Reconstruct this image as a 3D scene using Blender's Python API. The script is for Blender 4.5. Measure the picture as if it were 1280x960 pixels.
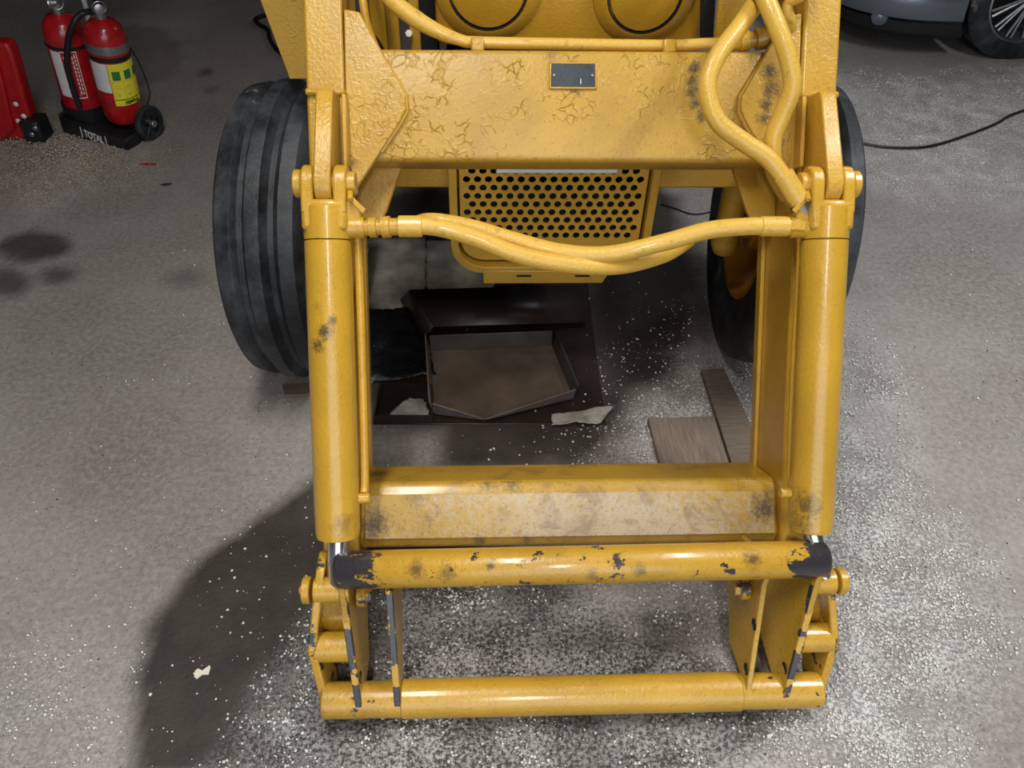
import bpy, bmesh, math, random
import numpy as np
from mathutils import Vector, Matrix
random.seed(7); RNG = np.random.default_rng(7)
for o in list(bpy.data.objects): bpy.data.objects.remove(o)
SC = bpy.context.scene; COL = SC.collection
V = Vector
# ------------------------------------------------------------------ camera
F_PX = 950.0
def cam_axes(p, yaw, roll):
    p, yaw, roll = map(math.radians, (p, yaw, roll))
    a = V((math.sin(yaw)*math.cos(p), math.cos(yaw)*math.cos(p), -math.sin(p)))
    r = V((math.cos(yaw), -math.sin(yaw), 0)); d = a.cross(r)
    return r*math.cos(roll)+d*math.sin(roll), -r*math.sin(roll)+d*math.cos(roll), a
CR, CD, CA = cam_axes(44, 2.82, -1.52)
CP = V((-.1755, 0, 1.55))
cd = bpy.data.cameras.new('camera'); cd.sensor_fit = 'HORIZONTAL'; cd.sensor_width = 36
cd.lens = 36*F_PX/1280; cd.clip_start = .02
cam = bpy.data.objects.new('camera', cd); COL.objects.link(cam)
M = Matrix((CR, -CD, -CA)).transposed().to_4x4(); M.translation = CP; cam.matrix_world = M
SC.camera = cam
def at(px, py, X=None, Y=None, Z=None):            # a pixel's point on the world plane X, Y or Z
    ray = CA+CR*((px-640)/F_PX)+CD*((py-480)/F_PX)
    for i, v in enumerate((X, Y, Z)):
        if v is not None: return CP+ray*((v-CP[i])/ray[i])
# ------------------------------------------------------------------ world, light, exposure
SC.view_settings.view_transform = 'Standard'; SC.view_settings.look = 'None'
SC.view_settings.gamma = 1; SC.view_settings.exposure = -0.42
W = bpy.data.worlds.new('world'); SC.world = W; W.use_nodes = True
W.node_tree.nodes['Background'].inputs[0].default_value = (.75, .85, 1, 1)
W.node_tree.nodes['Background'].inputs[1].default_value = 1.2
def area(name, loc, target, sx, sy, power, col):
    l = bpy.data.lights.new(name, 'AREA'); l.shape = 'RECTANGLE'; l.size = sx; l.size_y = sy
    l.energy = power; l.color = col
    o = bpy.data.objects.new(name, l); COL.objects.link(o); o.location = loc
    o.rotation_euler = (V(target)-V(loc)).to_track_quat('-Z', 'Y').to_euler(); return o
# daylight through the open garage door behind the photographer; added strip lamps on the ceiling, out of view
area('door_daylight', (.3, -2.7, 1.7), (.2, 2, .3), 3.4, 2.2, 60, (.86, .93, 1))
ADDED_LAMPS = [(-.55, .75, 1.3, 40), (1.6, 1.3, 1.3, 52), (2.7, 5.4, 1.3, 26), (.05, -1.55, 1.3, 50)]  # lamps added out of view; the last puts streaks on the cylinders
for i, (x, y, L, pw) in enumerate(ADDED_LAMPS):
    area('added_light', (x, y, 2.93), (x, y, 0), .22, L, pw, (.95, .97, 1) if x > 1 else (1, .965, .92)).data.spread = math.radians(148)

# ------------------------------------------------------------------ node materials
class NT:
    def __init__(s, name):
        s.m = bpy.data.materials.new(name); s.m.use_nodes = True
        s.t = s.m.node_tree; s.b = s.t.nodes['Principled BSDF']
    def n(s, typ, **k):
        x = s.t.nodes.new(typ)
        for a, b in k.items():
            if a.startswith('_'): setattr(x, a[1:], b)
            else: s.put(x.inputs[int(a[1:])] if a[0] == 'i' and a[1:].isdigit() else x.inputs[a.replace('__', ' ')], b)
        return x
    def put(s, sock, v):
        if hasattr(v, 'outputs'): v = v.outputs[0]
        if isinstance(v, bpy.types.NodeSocket): s.t.links.new(v, sock)
        else: sock.default_value = v
    def coord(s, scale=(1, 1, 1)):
        tc = s.n('ShaderNodeTexCoord'); mp = s.n('ShaderNodeMapping', Scale=scale)
        s.put(mp.inputs[0], tc.outputs['Object']); return mp
    def noise(s, scale, detail=4, rough=.55, co=None, dist=0):
        x = s.n('ShaderNodeTexNoise', Scale=scale, Detail=detail, Roughness=rough, Distortion=dist)
        s.put(x.inputs['Vector'], co or s.coord()); return x.outputs[0]
    def ramp(s, v, a, b, c0=(0, 0, 0, 1), c1=(1, 1, 1, 1)):
        x = s.n('ShaderNodeMapRange', _clamp=True); s.put(x.inputs[0], v)
        x.inputs[1].default_value = a; x.inputs[2].default_value = b
        return x.outputs[0]
    def math(s, op, a, b=0.):
        x = s.n('ShaderNodeMath', _operation=op); s.put(x.inputs[0], a); s.put(x.inputs[1], b); return x.outputs[0]
    def mix(s, fac, a, b):
        x = s.n('ShaderNodeMix', _data_type='RGBA')
        s.put(x.inputs[0], fac)
        for i, v in ((6, a), (7, b)):
            if isinstance(v, tuple): v = (*v[:3], 1)
            s.put(x.inputs[i], v)
        return x.outputs[2]
    def bump(s, h, dist=.002, strength=1., prev=None):
        x = s.n('ShaderNodeBump', Strength=strength, Distance=dist); s.put(x.inputs['Height'], h)
        if prev: s.put(x.inputs['Normal'], prev)
        return x.outputs[0]
    def out(s, col=None, rough=None, metal=None, nor=None, **k):
        for key, v in (('Base Color', col), ('Roughness', rough), ('Metallic', metal), ('Normal', nor)):
            if v is not None:
                if isinstance(v, tuple): v = (*v[:3], 1)
                s.put(s.b.inputs[key], v)
        for a, v in k.items(): s.b.inputs[a.replace('__', ' ')].default_value = v
        return s.m
def plain(name, col, rough=.5, metal=0., var=.25, scale=25, bump=.0006, **k):
    t = NT(name); n = t.noise(scale, 5)
    c = t.mix(t.ramp(n, .3, .7), tuple(x*(1-var) for x in col), tuple(min(1, x*(1+var)) for x in col))
    return t.out(c, rough, metal, t.bump(t.noise(scale*5, 3), bump), **k)
SLO = V((0, 1.19, .769)); SLN = V((0, -.802, .597)).normalized()
def SQ(px, py, n):                                   # a point on the loader's plane at depth n
    ray = CA+CR*((px-640)/F_PX)+CD*((py-480)/F_PX)
    return CP+ray*((n-(CP-SLO).dot(SLN))/ray.dot(SLN))
YEL = (.56, .315, .028)
def yellow(name, worm=0., wear_sheen=0., ends=None, chips=0., grime=.5, base=YEL, rough=.34, rust=0., spots=(), coat=.45):
    t = NT(name)
    big = t.ramp(t.noise(5, 3), .3, .7)
    c = t.mix(big, tuple(x*.86 for x in base), tuple(min(1, x*1.08) for x in base))
    if wear_sheen:                                                   # pale patches: worn paint and painted sky sheen
        m = t.math('MULTIPLY', t.ramp(t.math('ADD', t.noise(4, 3, .5), t.math('MULTIPLY', t.math('SUBTRACT', t.noise(70, 5, .7), .5), .9)), .34, .58), wear_sheen)
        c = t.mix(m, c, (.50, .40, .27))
    sp = t.ramp(t.noise(150, 5, .7), .57, .68)                  # fine specks of dirt
    c = t.mix(t.math('MULTIPLY', sp, grime), c, (.22, .10, .015))
    bl = t.ramp(t.noise(7, 8, .72), .50, .68)                   # broader dirt
    c = t.mix(t.math('MULTIPLY', bl, grime*.55), c, (.26, .14, .03))
    r = t.math('ADD', t.math('MULTIPLY', t.noise(30, 4), .25), rough-.12)
    for (px_, py_, n_, rad, k_) in spots:                       # smears of old dirt and soot, each where it sits on the metal
        pt_ = SQ(px_, py_, n_)-V((0, 1.8, 0))
        dv = t.n('ShaderNodeVectorMath', _operation='DISTANCE'); t.put(dv.inputs[0], t.coord()); dv.inputs[1].default_value = pt_
        e = t.math('SUBTRACT', 1., t.ramp(dv.outputs['Value'], 0, rad))
        m = t.ramp(t.math('ADD', t.math('MULTIPLY', e, .55), t.noise(95, 8, .82)), .74, 1.0)
        c = t.mix(t.math('MULTIPLY', m, k_), c, (.075, .048, .022))
    if rust:
        m = t.math('MULTIPLY', t.ramp(t.noise(14, 6, .7, dist=.6), .55, .62), rust)
        c = t.mix(m, c, (.13, .07, .03))
    bh = t.noise(140, 3, .5)
    nor = t.bump(bh, .0016, .55)
    nor = t.bump(t.noise(420, 2), .0005, .6, nor)
    if worm:                                                   # wrinkled lines of old paint
        w = t.n('ShaderNodeTexVoronoi', _feature='DISTANCE_TO_EDGE', Scale=46.)
        dn = t.n('ShaderNodeTexNoise', Scale=22., Detail=3.); co = t.coord(); t.put(dn.inputs['Vector'], co)
        va = t.n('ShaderNodeVectorMath', _operation='MULTIPLY_ADD'); t.put(va.inputs[0], dn.outputs[1])
        va.inputs[1].default_value = (.05, .05, .05); t.put(va.inputs[2], co); t.put(w.inputs['Vector'], va.outputs[0])
        e = t.math('SUBTRACT', 1., t.ramp(w.outputs[0], 0, .10))
        msk = t.math('MULTIPLY', t.ramp(t.noise(6, 4), .40, .52), t.ramp(t.noise(30, 2), .45, .6))
        nor = t.bump(t.math('MULTIPLY', e, msk), .0035*worm, 1., nor)
    metal = None
    if ends or chips:
        black = None
        if ends:                                               # paint rubbed off towards both ends
            x = t.n('ShaderNodeSeparateXYZ'); t.put(x.inputs[0], t.coord())
            ax = t.math('ABSOLUTE', t.math('SUBTRACT', x.outputs[0], .01))
            e = t.ramp(ax, ends[0], ends[1])
            black = t.ramp(t.math('ADD', t.math('MULTIPLY', e, .34), t.noise(17, 8, .72, co=t.coord((1, 1.6, 1.6)))), .73, .755)
        ch = t.ramp(t.noise(26, 6, .65), .64-.05*chips, .66-.05*chips)
        black = t.math('MAXIMUM', black, ch) if black is not None else ch
        c = t.mix(black, c, (.035, .032, .036)); 
        nor = t.bump(black, -.0008, 1., nor)
    return t.out(c, r, None, nor, Coat__Weight=coat, Coat__Roughness=.14 if coat > .3 else .3)
MT = {}
MT['yellow'] = yellow('yellow_paint', worm=.10, grime=.55)
MT['beam'] = yellow('wrinkled_yellow_paint', spots=[(868, 85, -.1, .03, .9), (866, 100, -.1, .03, .9), (865, 115, -.1, .03, .9), (870, 130, -.1, .03, .9), (878, 145, -.1, .03, .8), (962, 80, -.1, .035, .9), (964, 98, -.1, .035, .9), (962, 115, -.1, .035, .9), (958, 132, -.1, .035, .9), (950, 150, -.1, .03, .85), (925, 165, -.1, .03, .7), (905, 160, -.1, .03, .6), (720, 108, -.1, .04, .5), (690, 70, -.1, .03, .4), (965, 180, -.1, .04, .8)], worm=.6, grime=.6, base=(.50, .29, .034), rough=.40, coat=.15)
MT['plate'] = yellow('gusset_yellow_paint', spots=[(962, 90, -.086, .035, .9), (962, 110, -.086, .035, .9), (958, 130, -.086, .035, .9), (955, 148, -.086, .035, .85), (1000, 215, -.086, .04, .7), (440, 205, -.086, .03, .5), (972, 175, -.086, .05, .6)], worm=.4, grime=.4, base=(.54, .31, .035), rough=.3)
MT['lowbeam'] = yellow('lower_beam_paint', spots=[(640, 603, -.12, .05, .8), (610, 605, -.12, .04, .8), (470, 592, -.2, .06, .7), (465, 660, -.11, .06, .9), (960, 640, -.11, .06, .9), (965, 600, -.2, .06, .7), (600, 678, -.1, .03, .8), (660, 677, -.1, .03, .7)], grime=.8, rust=.35, rough=.36, base=(.50, .29, .03))
MT['worn_sheen'] = yellow('worn_sheen_paint', spots=[(470, 655, -.11, .07, .9), (955, 635, -.11, .07, .95), (520, 620, -.11, .06, .4), (600, 672, -.11, .04, .6), (650, 672, -.11, .04, .5), (630, 640, -.11, .04, .3)], wear_sheen=.9, grime=.8, rust=.35, rough=.38, base=(.50, .31, .05), coat=.2)
MT['tube'] = yellow('tube_yellow_paint', spots=[(613, 706, .05, .022, .9), (800, 712, .05, .03, .7), (520, 712, .05, .04, .8), (560, 716, .05, .04, .7), (940, 700, .05, .04, .8), (700, 690, .05, .03, .4), (740, 718, .05, .03, .6)], ends=(.33, .44), chips=.7, grime=.5)
MT['face'] = yellow('side_plate_paint', grime=.8, base=(.50, .29, .028))
MT['tubelow'] = yellow('lower_tube_paint', chips=.3, grime=.9)
MT['edge'] = yellow('chipped_yellow_paint', chips=1.6, grime=.6)
MT['edgeblack'] = yellow('bare_edge_paint', chips=3.6, grime=.6)
MT['hose'] = None
t = NT('painted_hose')
wv = t.n('ShaderNodeTexNoise', Scale=45., Detail=5., Roughness=.6); t.put(wv.inputs['Vector'], t.coord())
cr = t.ramp(wv.outputs[0], .60, .68)
c = t.mix(t.math('MULTIPLY', cr, .5), (.66, .40, .06), (.30, .17, .035))
MT['hose'] = t.out(c, .38, None, t.bump(t.noise(160, 3), .0012), Coat__Weight=.25)
MT['rod'] = plain('chrome_rod', (.85, .86, .88), .22, .9, .03, bump=0)
MT['steel'] = plain('bare_steel', (.45, .45, .46), .35, .9, .2)
MT['rim'] = yellow('wheel_rim_paint', grime=.8, base=(.50, .20, .012))
MT['dark'] = plain('black_grease', (.008, .008, .009), .6)
MT['cylinder'] = yellow('cylinder_paint', spots=[(407, 415, .04, .035, .95), (398, 432, .035, .03, .95), (415, 400, .04, .02, .8), (1008, 632, .03, .06, .8), (1002, 655, .02, .05, .8), (430, 655, .03, .05, .5), (400, 385, .03, .03, .4)], grime=.3, rough=.30)
MT['hood'] = yellow('hood_paint', grime=.3, base=(.50, .27, .018), rough=.3)
# tyre rubber
t = NT('tyre_rubber'); n = t.ramp(t.noise(9, 6, .65), .42, .68)
c = t.mix(n, (.010, .0115, .014), (.060, .066, .074)); s2 = t.ramp(t.noise(6, 5, .7), .66, .72)
c = t.mix(t.math('MULTIPLY', s2, .6), c, (.28, .24, .18))
MT['rubber'] = t.out(c, .5, None, t.bump(t.noise(60, 6, .7), .002))
MT['black'] = plain('black_plastic', (.012, .012, .014), .45)
MT['red'] = plain('red_enamel', (.42, .010, .014), .28, Coat__Weight=.5)
MT['redplastic'] = plain('red_cover', (.42, .008, .010), .38, var=.15)
MT['white'] = plain('white_print', (.72, .72, .70), .45, var=.08)
MT['sticker'] = plain('yellow_sticker', (.80, .72, .04), .4, var=.06)
MT['green'] = plain('green_print', (.03, .18, .05), .45, var=.1)
MT['orangeprint'] = plain('orange_print', (.75, .35, .05), .45, var=.1)
MT['ink'] = plain('black_print', (.01, .01, .01), .5)
MT['carpaint'] = plain('silver_blue_car_paint', (.23, .27, .32), .28, .75, .03, Coat__Weight=1.)
MT['id'] = plain('dark_plate', (.03, .04, .05), .4)
MT['idrim'] = yellow('plate_edge_paint')
t = NT('old_wood'); n = t.noise(12, 6, .6, co=t.coord((14, 1, 4)))
MT['wood'] = t.out(t.mix(t.ramp(n, .3, .7), (.13, .095, .07), (.26, .20, .15)), .7, None, t.bump(n, .001))
t = NT('wood_lines'); n = t.noise(12, 6, .6, co=t.coord((1, 14, 4)))
MT['wood2'] = t.out(t.mix(t.ramp(n, .3, .7), (.11, .08, .055), (.22, .17, .125)), .7, None, t.bump(n, .001))
MT['oily'] = plain('oily_cardboard', (.022, .014, .010), .40, var=.5, scale=7, bump=.001)
MT['traymetal'] = plain('tray_inside', (.12, .088, .064), .36, .0, .45, 6, .001)
MT['trayshade'] = plain('tray_shaded_steel', (.05, .042, .038), .4, .0, .5, 8)
MT['trayedge'] = plain('tray_rim_steel', (.20, .16, .15), .42, .1, .25)
MT['paper'] = plain('oil_stained_paper', (.40, .37, .31), .45, var=.5, scale=9, bump=.002)
MT['film'] = plain('crumpled_plastic_film', (.40, .38, .34), .3, var=.4, scale=20, bump=.003)
MT['blackfilm'] = plain('black_plastic_film', (.012, .013, .016), .28, var=.4, scale=14, bump=.004)
MT['scrap'] = plain('cream_paper', (.75, .70, .56), .7, var=.05)
MT['concretewall'] = plain('grey_wall_render', (.07, .068, .065), .9, scale=3)
MT['grain'] = plain('pale_granule', (.72, .70, .66), .75, var=.15, scale=60, bump=0)
MT['graindark'] = plain('tan_sawdust', (.40, .33, .25), .85, var=.45, scale=70, bump=0)
MT['debris'] = plain('dark_debris', (.05, .04, .035), .8)

# ------------------------------------------------------------------ mesh builder
class MB:
    def __init__(s): s.v = []; s.f = []
    def add(s, vs, fs):
        o = len(s.v); s.v += [V(v) for v in vs]; s.f += [tuple(i+o for i in f) for f in fs]; return s
    def prism(s, pts, ext):
        n = len(pts); e = V(ext)
        return s.add([V(p) for p in pts]+[V(p)+e for p in pts],
              [tuple(range(n))[::-1], tuple(range(n, 2*n))]+[(i, (i+1) % n, n+(i+1) % n, n+i) for i in range(n)])
    def box(s, a, b):
        return s.prism([(a[0], a[1], a[2]), (b[0], a[1], a[2]), (b[0], b[1], a[2]), (a[0], b[1], a[2])], (0, 0, b[2]-a[2]))
    def hexa(s, p): return s.add(p, [(0, 1, 2, 3), (7, 6, 5, 4), (0, 4, 5, 1), (1, 5, 6, 2), (2, 6, 7, 3), (3, 7, 4, 0)])
    def lathe(s, org, axis, prof, seg=32, closed=False, caps=True):
        org = V(org); ax = V(axis).normalized(); u = ax.orthogonal().normalized(); w = ax.cross(u)
        vs = [org+ax*t_+(u*math.cos(2*math.pi*k/seg)+w*math.sin(2*math.pi*k/seg))*r_ for t_, r_ in prof for k in range(seg)]
        n = len(prof); fs = []
        for i in range(n if closed else n-1):
            j = (i+1) % n
            for k in range(seg): fs.append((i*seg+k, i*seg+(k+1) % seg, j*seg+(k+1) % seg, j*seg+k))
        if caps and not closed: fs += [tuple(range(seg))[::-1], tuple(range((n-1)*seg, n*seg))]
        return s.add(vs, fs)
    def cyl(s, a, b, r, seg=24, r2=None):
        a, b = V(a), V(b); L = (b-a).length; r2 = r if r2 is None else r2; e = min(.0015, L*.2, r*.3)
        return s.lathe(a, b-a, [(0, r-e), (e, r), (L-e, r2), (L, r2-e)], seg)
    def tube(s, pts, r, seg=12, sub=8):
        P = [V(p) for p in pts]
        if sub > 1 and len(P) > 2:
            Q = []
            for i in range(len(P)-1):
                p0 = P[max(i-1, 0)]; p1 = P[i]; p2 = P[i+1]; p3 = P[min(i+2, len(P)-1)]
                for k in range(sub):
                    x = k/sub
                    Q.append(.5*((2*p1)+(p2-p0)*x+(2*p0-5*p1+4*p2-p3)*x*x+(3*p1-p0-3*p2+p3)*x**3))
            P = Q+[P[-1]]
        T = [(P[min(i+1, len(P)-1)]-P[max(i-1, 0)]).normalized() for i in range(len(P))]
        u = T[0].orthogonal().normalized(); vs = []
        for i, p in enumerate(P):
            u = (u-T[i]*u.dot(T[i])).normalized(); w = T[i].cross(u)
            rr = r(i/(len(P)-1)) if callable(r) else r
            vs += [p+(u*math.cos(2*math.pi*k/seg)+w*math.sin(2*math.pi*k/seg))*rr for k in range(seg)]
        n = len(P); fs = [(i*seg+k, i*seg+(k+1) % seg, (i+1)*seg+(k+1) % seg, (i+1)*seg+k) for i in range(n-1) for k in range(seg)]
        return s.add(vs, fs+[tuple(range(seg))[::-1], tuple(range((n-1)*seg, n*seg))])
    def build(s, name, mat, parent=None, bevel=0, smooth=True, seg=2, solid=0):
        me = bpy.data.meshes.new(name); off = root_loc(parent)
        me.from_pydata([v-off for v in s.v], [], s.f)
        bm = bmesh.new(); bm.from_mesh(me); bmesh.ops.recalc_face_normals(bm, faces=bm.faces); bm.to_mesh(me); bm.free()
        me.materials.append(mat if not isinstance(mat, str) else MT[mat])
        if smooth:
            me.shade_smooth(); me.set_sharp_from_angle(angle=math.radians(38))
        o = bpy.data.objects.new(name, me); COL.objects.link(o); o.parent = parent
        if solid:
            m = o.modifiers.new('solid', 'SOLIDIFY'); m.thickness = solid
        if bevel:
            m = o.modifiers.new('bevel', 'BEVEL'); m.width = bevel; m.segments = seg; m.limit_method = 'ANGLE'; m.angle_limit = math.radians(35)
        return o
def root_loc(p):
    while p is not None and p.parent is not None: p = p.parent
    return V(p['base']) if p is not None and 'base' in p else V((0, 0, 0))
def thing(name, loc, label, cat, group=None):
    o = bpy.data.objects.new(name, None); COL.objects.link(o); o.location = loc; o['base'] = list(loc)
    o.empty_display_size = .05
    return tag(o, label, cat, group)
def tag(o, label, cat, group=None, kind=None):
    if label: o['label'] = label
    if cat: o['category'] = cat
    if group: o['group'] = group
    if kind: o['kind'] = kind
    return o
def struct(o): o['kind'] = 'structure'; return o

# ------------------------------------------------------------------ ground masks (stains, darker floor, some painted shade, spilt powder)
def gp(pts): return np.array([list(at(x, y, Z=0))[:2] for x, y in pts])
def sdist(P, poly):                                  # signed distance to polygon, + inside
    d = np.full(len(P), 1e9); ins = np.zeros(len(P), bool); n = len(poly)
    for i in range(n):
        a = poly[i]; b = poly[(i+1) % n]; e = b-a; w = P-a
        tt = np.clip((w@e)/(e@e), 0, 1); d = np.minimum(d, np.linalg.norm(w-tt[:, None]*e, axis=1))
        c = ((a[1] > P[:, 1]) != (b[1] > P[:, 1])) & (P[:, 0] < (b[0]-a[0])*(P[:, 1]-a[1])/(b[1]-a[1]+1e-12)+a[0]); ins ^= c
    return np.where(ins, d, -d)
GR = RNG.random((256, 256))
def vnoise(P, sc):
    q = P*sc; i = np.floor(q).astype(int); fr = q-i; fr = fr*fr*(3-2*fr); i &= 255; j = (i+1) & 255
    a = GR[i[:, 0], i[:, 1]]; b = GR[j[:, 0], i[:, 1]]; c = GR[i[:, 0], j[:, 1]]; d = GR[j[:, 0], j[:, 1]]
    return (a*(1-fr[:, 0])+b*fr[:, 0])*(1-fr[:, 1])+(c*(1-fr[:, 0])+d*fr[:, 0])*fr[:, 1]
def fbm(P, sc): return (vnoise(P, sc)+.5*vnoise(P+7.3, sc*2.1)+.25*vnoise(P+3.1, sc*4.3))/1.75
def soft(P, px, s): return np.clip(sdist(P, gp(px))/s*.5+.5, 0, 1)
def pm(P, px, s, amp=.08, sc=9): return np.clip((sdist(P, gp(px))+(fbm(P, sc)-.5)*amp*2)/s*.5+.5, 0, 1)
def stain_shade_mask(P):
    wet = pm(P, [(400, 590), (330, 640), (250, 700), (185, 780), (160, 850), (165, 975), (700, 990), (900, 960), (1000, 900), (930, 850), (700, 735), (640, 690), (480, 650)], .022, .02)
    und = pm(P, [(545, 590), (545, 540), (460, 535), (400, 420), (450, 240), (800, 200), (850, 260), (870, 330), (880, 420), (870, 450), (800, 500), (750, 590)], .05, .05)  # darker floor beneath the tractor
    fl = pm(P, [(470, 735), (690, 735), (930, 760), (930, 800), (820, 805), (740, 800), (640, 830), (580, 800), (480, 850)], .06, .08)  # inside the loader frame: stain mixed with painted shade
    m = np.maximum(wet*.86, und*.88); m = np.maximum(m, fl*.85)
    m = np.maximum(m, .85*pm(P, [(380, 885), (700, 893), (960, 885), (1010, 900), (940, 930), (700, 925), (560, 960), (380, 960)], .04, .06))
    for cx, cy, rx, ry, k in ((42, 308, 44, 20, .75), (12, 354, 26, 17, .65), (73, 343, 23, 12, .6), (236, 347, 26, 11, .35), (1094, 482, 22, 14, .35), (1080, 463, 18, 8, .3), (610, 791, 11, 9, 1.), (170, 70, 60, 40, .3),
                              (258, 90, 8, 4, .6), (262, 113, 9, 5, .6), (95, 615, 12, 6, .2)):
        m = np.maximum(m, k*pm(P, [(cx+rx*math.cos(u), cy+ry*math.sin(u)) for u in np.linspace(0, 6.28, 13)[:-1]], .03, .03, 16))
    return m
POW = [([(1045, 540), (1110, 560), (1160, 650), (1200, 780), (1190, 980), (1040, 980), (1000, 850), (1000, 700)], .12, .14, .9),
       ([(1050, 870), (1080, 980), (420, 980), (520, 895)], .10, .12, .62),
       ([(480, 880), (500, 850), (600, 805), (800, 795), (930, 800), (960, 870)], .06, .10, .8),
       ([(480, 840), (500, 745), (690, 735), (930, 735), (950, 830)], .08, .1, .38),
       ([(735, 590), (800, 510), (860, 455), (950, 450), (950, 600)], .08, .10, .75),
       ([(1040, 90), (1100, 95), (1290, 85), (1290, 250), (1200, 230), (1090, 240), (1040, 200)], .15, .2, .8),
       ([(1040, 380), (1080, 420), (1110, 520), (1040, 560)], .12, .12, .5),
       ([(280, 960), (400, 800), (410, 900), (600, 960)], .12, .14, .55),
       ([(-20, 870), (50, 820), (110, 880), (160, 970), (-20, 980)], .15, .2, .35),
       ([(-60, 225), (-60, 180), (60, 165), (150, 175), (170, 215), (60, 250)], .15, .15, .5)]
def powder(P):
    m = np.zeros(len(P))
    for px, s, amp, k in POW: m = np.maximum(m, k*pm(P, px, s, amp, 5))
    return m
# ------------------------------------------------------------------ room shell
RX0, RX1, RY0, RY1, RH = -4.6, 6.9, -3.0, 8.5, 3.05
xs = np.unique(np.concatenate([np.arange(RX0, -3, .4), np.arange(-3, 3.2, .02), np.arange(3.2, RX1+.01, .4), [RX1]]))
ys = np.unique(np.concatenate([np.arange(RY0, 0, .3), np.arange(0, 4.8, .02), np.arange(4.8, RY1, .4), [RY1]]))
gx, gy = np.meshgrid(xs, ys); P = np.stack([gx.ravel(), gy.ravel()], 1); nx, ny = len(xs), len(ys)
Z = (fbm(P, 2.)-.5)*.0
me = bpy.data.meshes.new('floor'); me.vertices.add(len(P)); me.vertices.foreach_set('co', np.column_stack([P, Z]).astype('f').ravel())
ii, jj = np.meshgrid(np.arange(nx-1), np.arange(ny-1)); a0 = (jj*nx+ii).ravel()
q = np.stack([a0, a0+1, a0+nx+1, a0+nx], 1).ravel().astype('i')
me.loops.add(len(q)); me.loops.foreach_set('vertex_index', q); me.polygons.add(len(a0))
me.polygons.foreach_set('loop_start', (np.arange(len(a0))*4).astype('i')); me.update(calc_edges=True)
for nm, val in (('stain', stain_shade_mask(P)), ('powder', powder(P))):
    at_ = me.attributes.new(nm, 'FLOAT', 'POINT'); at_.data.foreach_set('value', val.astype('f'))
t = NT('stained_concrete')
st = t.n('ShaderNodeAttribute', _attribute_name='stain').outputs['Fac']; pw = t.n('ShaderNodeAttribute', _attribute_name='powder').outputs['Fac']  # stain also carries the painted shade
c = t.mix(t.ramp(t.noise(1.6, 6, .65), .35, .65), (.215, .188, .166), (.335, .305, .278))
c = t.mix(t.math('MULTIPLY', t.ramp(t.noise(60, 4, .7), .40, .66), .6), c, (.44, .41, .38))
c = t.mix(t.math('MULTIPLY', t.ramp(t.noise(110, 3, .7), .58, .68), .65), c, (.10, .085, .07))
c = t.mix(t.math('MULTIPLY', t.ramp(t.noise(22, 6, .75), .66, .72), .6), c, (.55, .54, .52))
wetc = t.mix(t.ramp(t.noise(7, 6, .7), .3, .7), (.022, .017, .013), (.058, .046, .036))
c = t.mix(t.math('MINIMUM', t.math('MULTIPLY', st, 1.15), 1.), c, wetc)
pn = t.ramp(t.math('ADD', t.noise(120, 4, .8), t.math('MULTIPLY', t.noise(9, 5, .7), .40)), .62, .76)
c = t.mix(t.math('MINIMUM', t.math('MULTIPLY', t.math('MULTIPLY', pn, pw), 1.0), 1.), c, (.72, .71, .68))
r = t.math('SUBTRACT', .78, t.math('MULTIPLY', st, .16))
h = t.math('ADD', t.noise(90, 6, .7), t.math('MULTIPLY', pn, pw))
fm = t.out(c, r, None, t.bump(h, .003, .8)); me.materials.append(fm)
fl = bpy.data.objects.new('floor', me); COL.objects.link(fl); struct(fl)
struct(MB().box((RX0-.15, RY1, 0), (RX1+.15, RY1+.15, RH)).build('wall_back', 'concretewall'))
struct(MB().box((RX0-.15, RY0, 0), (RX0, RY1, RH)).build('wall_left', 'concretewall'))
struct(MB().box((RX1, RY0, 0), (RX1+.15, RY1, RH)).build('wall_right', 'concretewall'))
struct(MB().box((RX0-.15, RY0, RH), (RX1+.15, RY1+.15, RH+.12)).build('ceiling', 'concretewall'))
wf = MB().box((RX0, RY0-.15, 0), (-1.6, RY0, RH)); wf.box((2.2, RY0-.15, 0), (RX1, RY0, RH)); wf.box((-1.6, RY0-.15, 2.8), (2.2, RY0, RH))
struct(wf.build('wall_front', 'concretewall'))
lamp_place = ['above the camera side of the loader', 'between the loader and the silver car', 'beyond the silver car', 'over the garage door behind the photographer']
for (x, y, L, pw_), wh in zip(ADDED_LAMPS, lamp_place):  # unseen fixture bodies added around the area lights
    lt = thing('added_ceiling_lamp', (x, y, RH-.1), 'long white added strip lamp, out of view on the ceiling '+wh, 'lamp', 'added ceiling strip lamps')
    MB().box((x-.12, y-L/2-.03, RH-.06), (x+.12, y+L/2+.03, RH)).build('housing', 'white', lt, .01)
    MB().cyl((x-.05, y-L/2, RH-.075), (x-.05, y+L/2, RH-.075), .013, 12).build('lamp_tube', 'white', lt)
    MB().cyl((x+.05, y-L/2, RH-.075), (x+.05, y+L/2, RH-.075), .013, 12).build('lamp_tube', 'white', lt)

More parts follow.
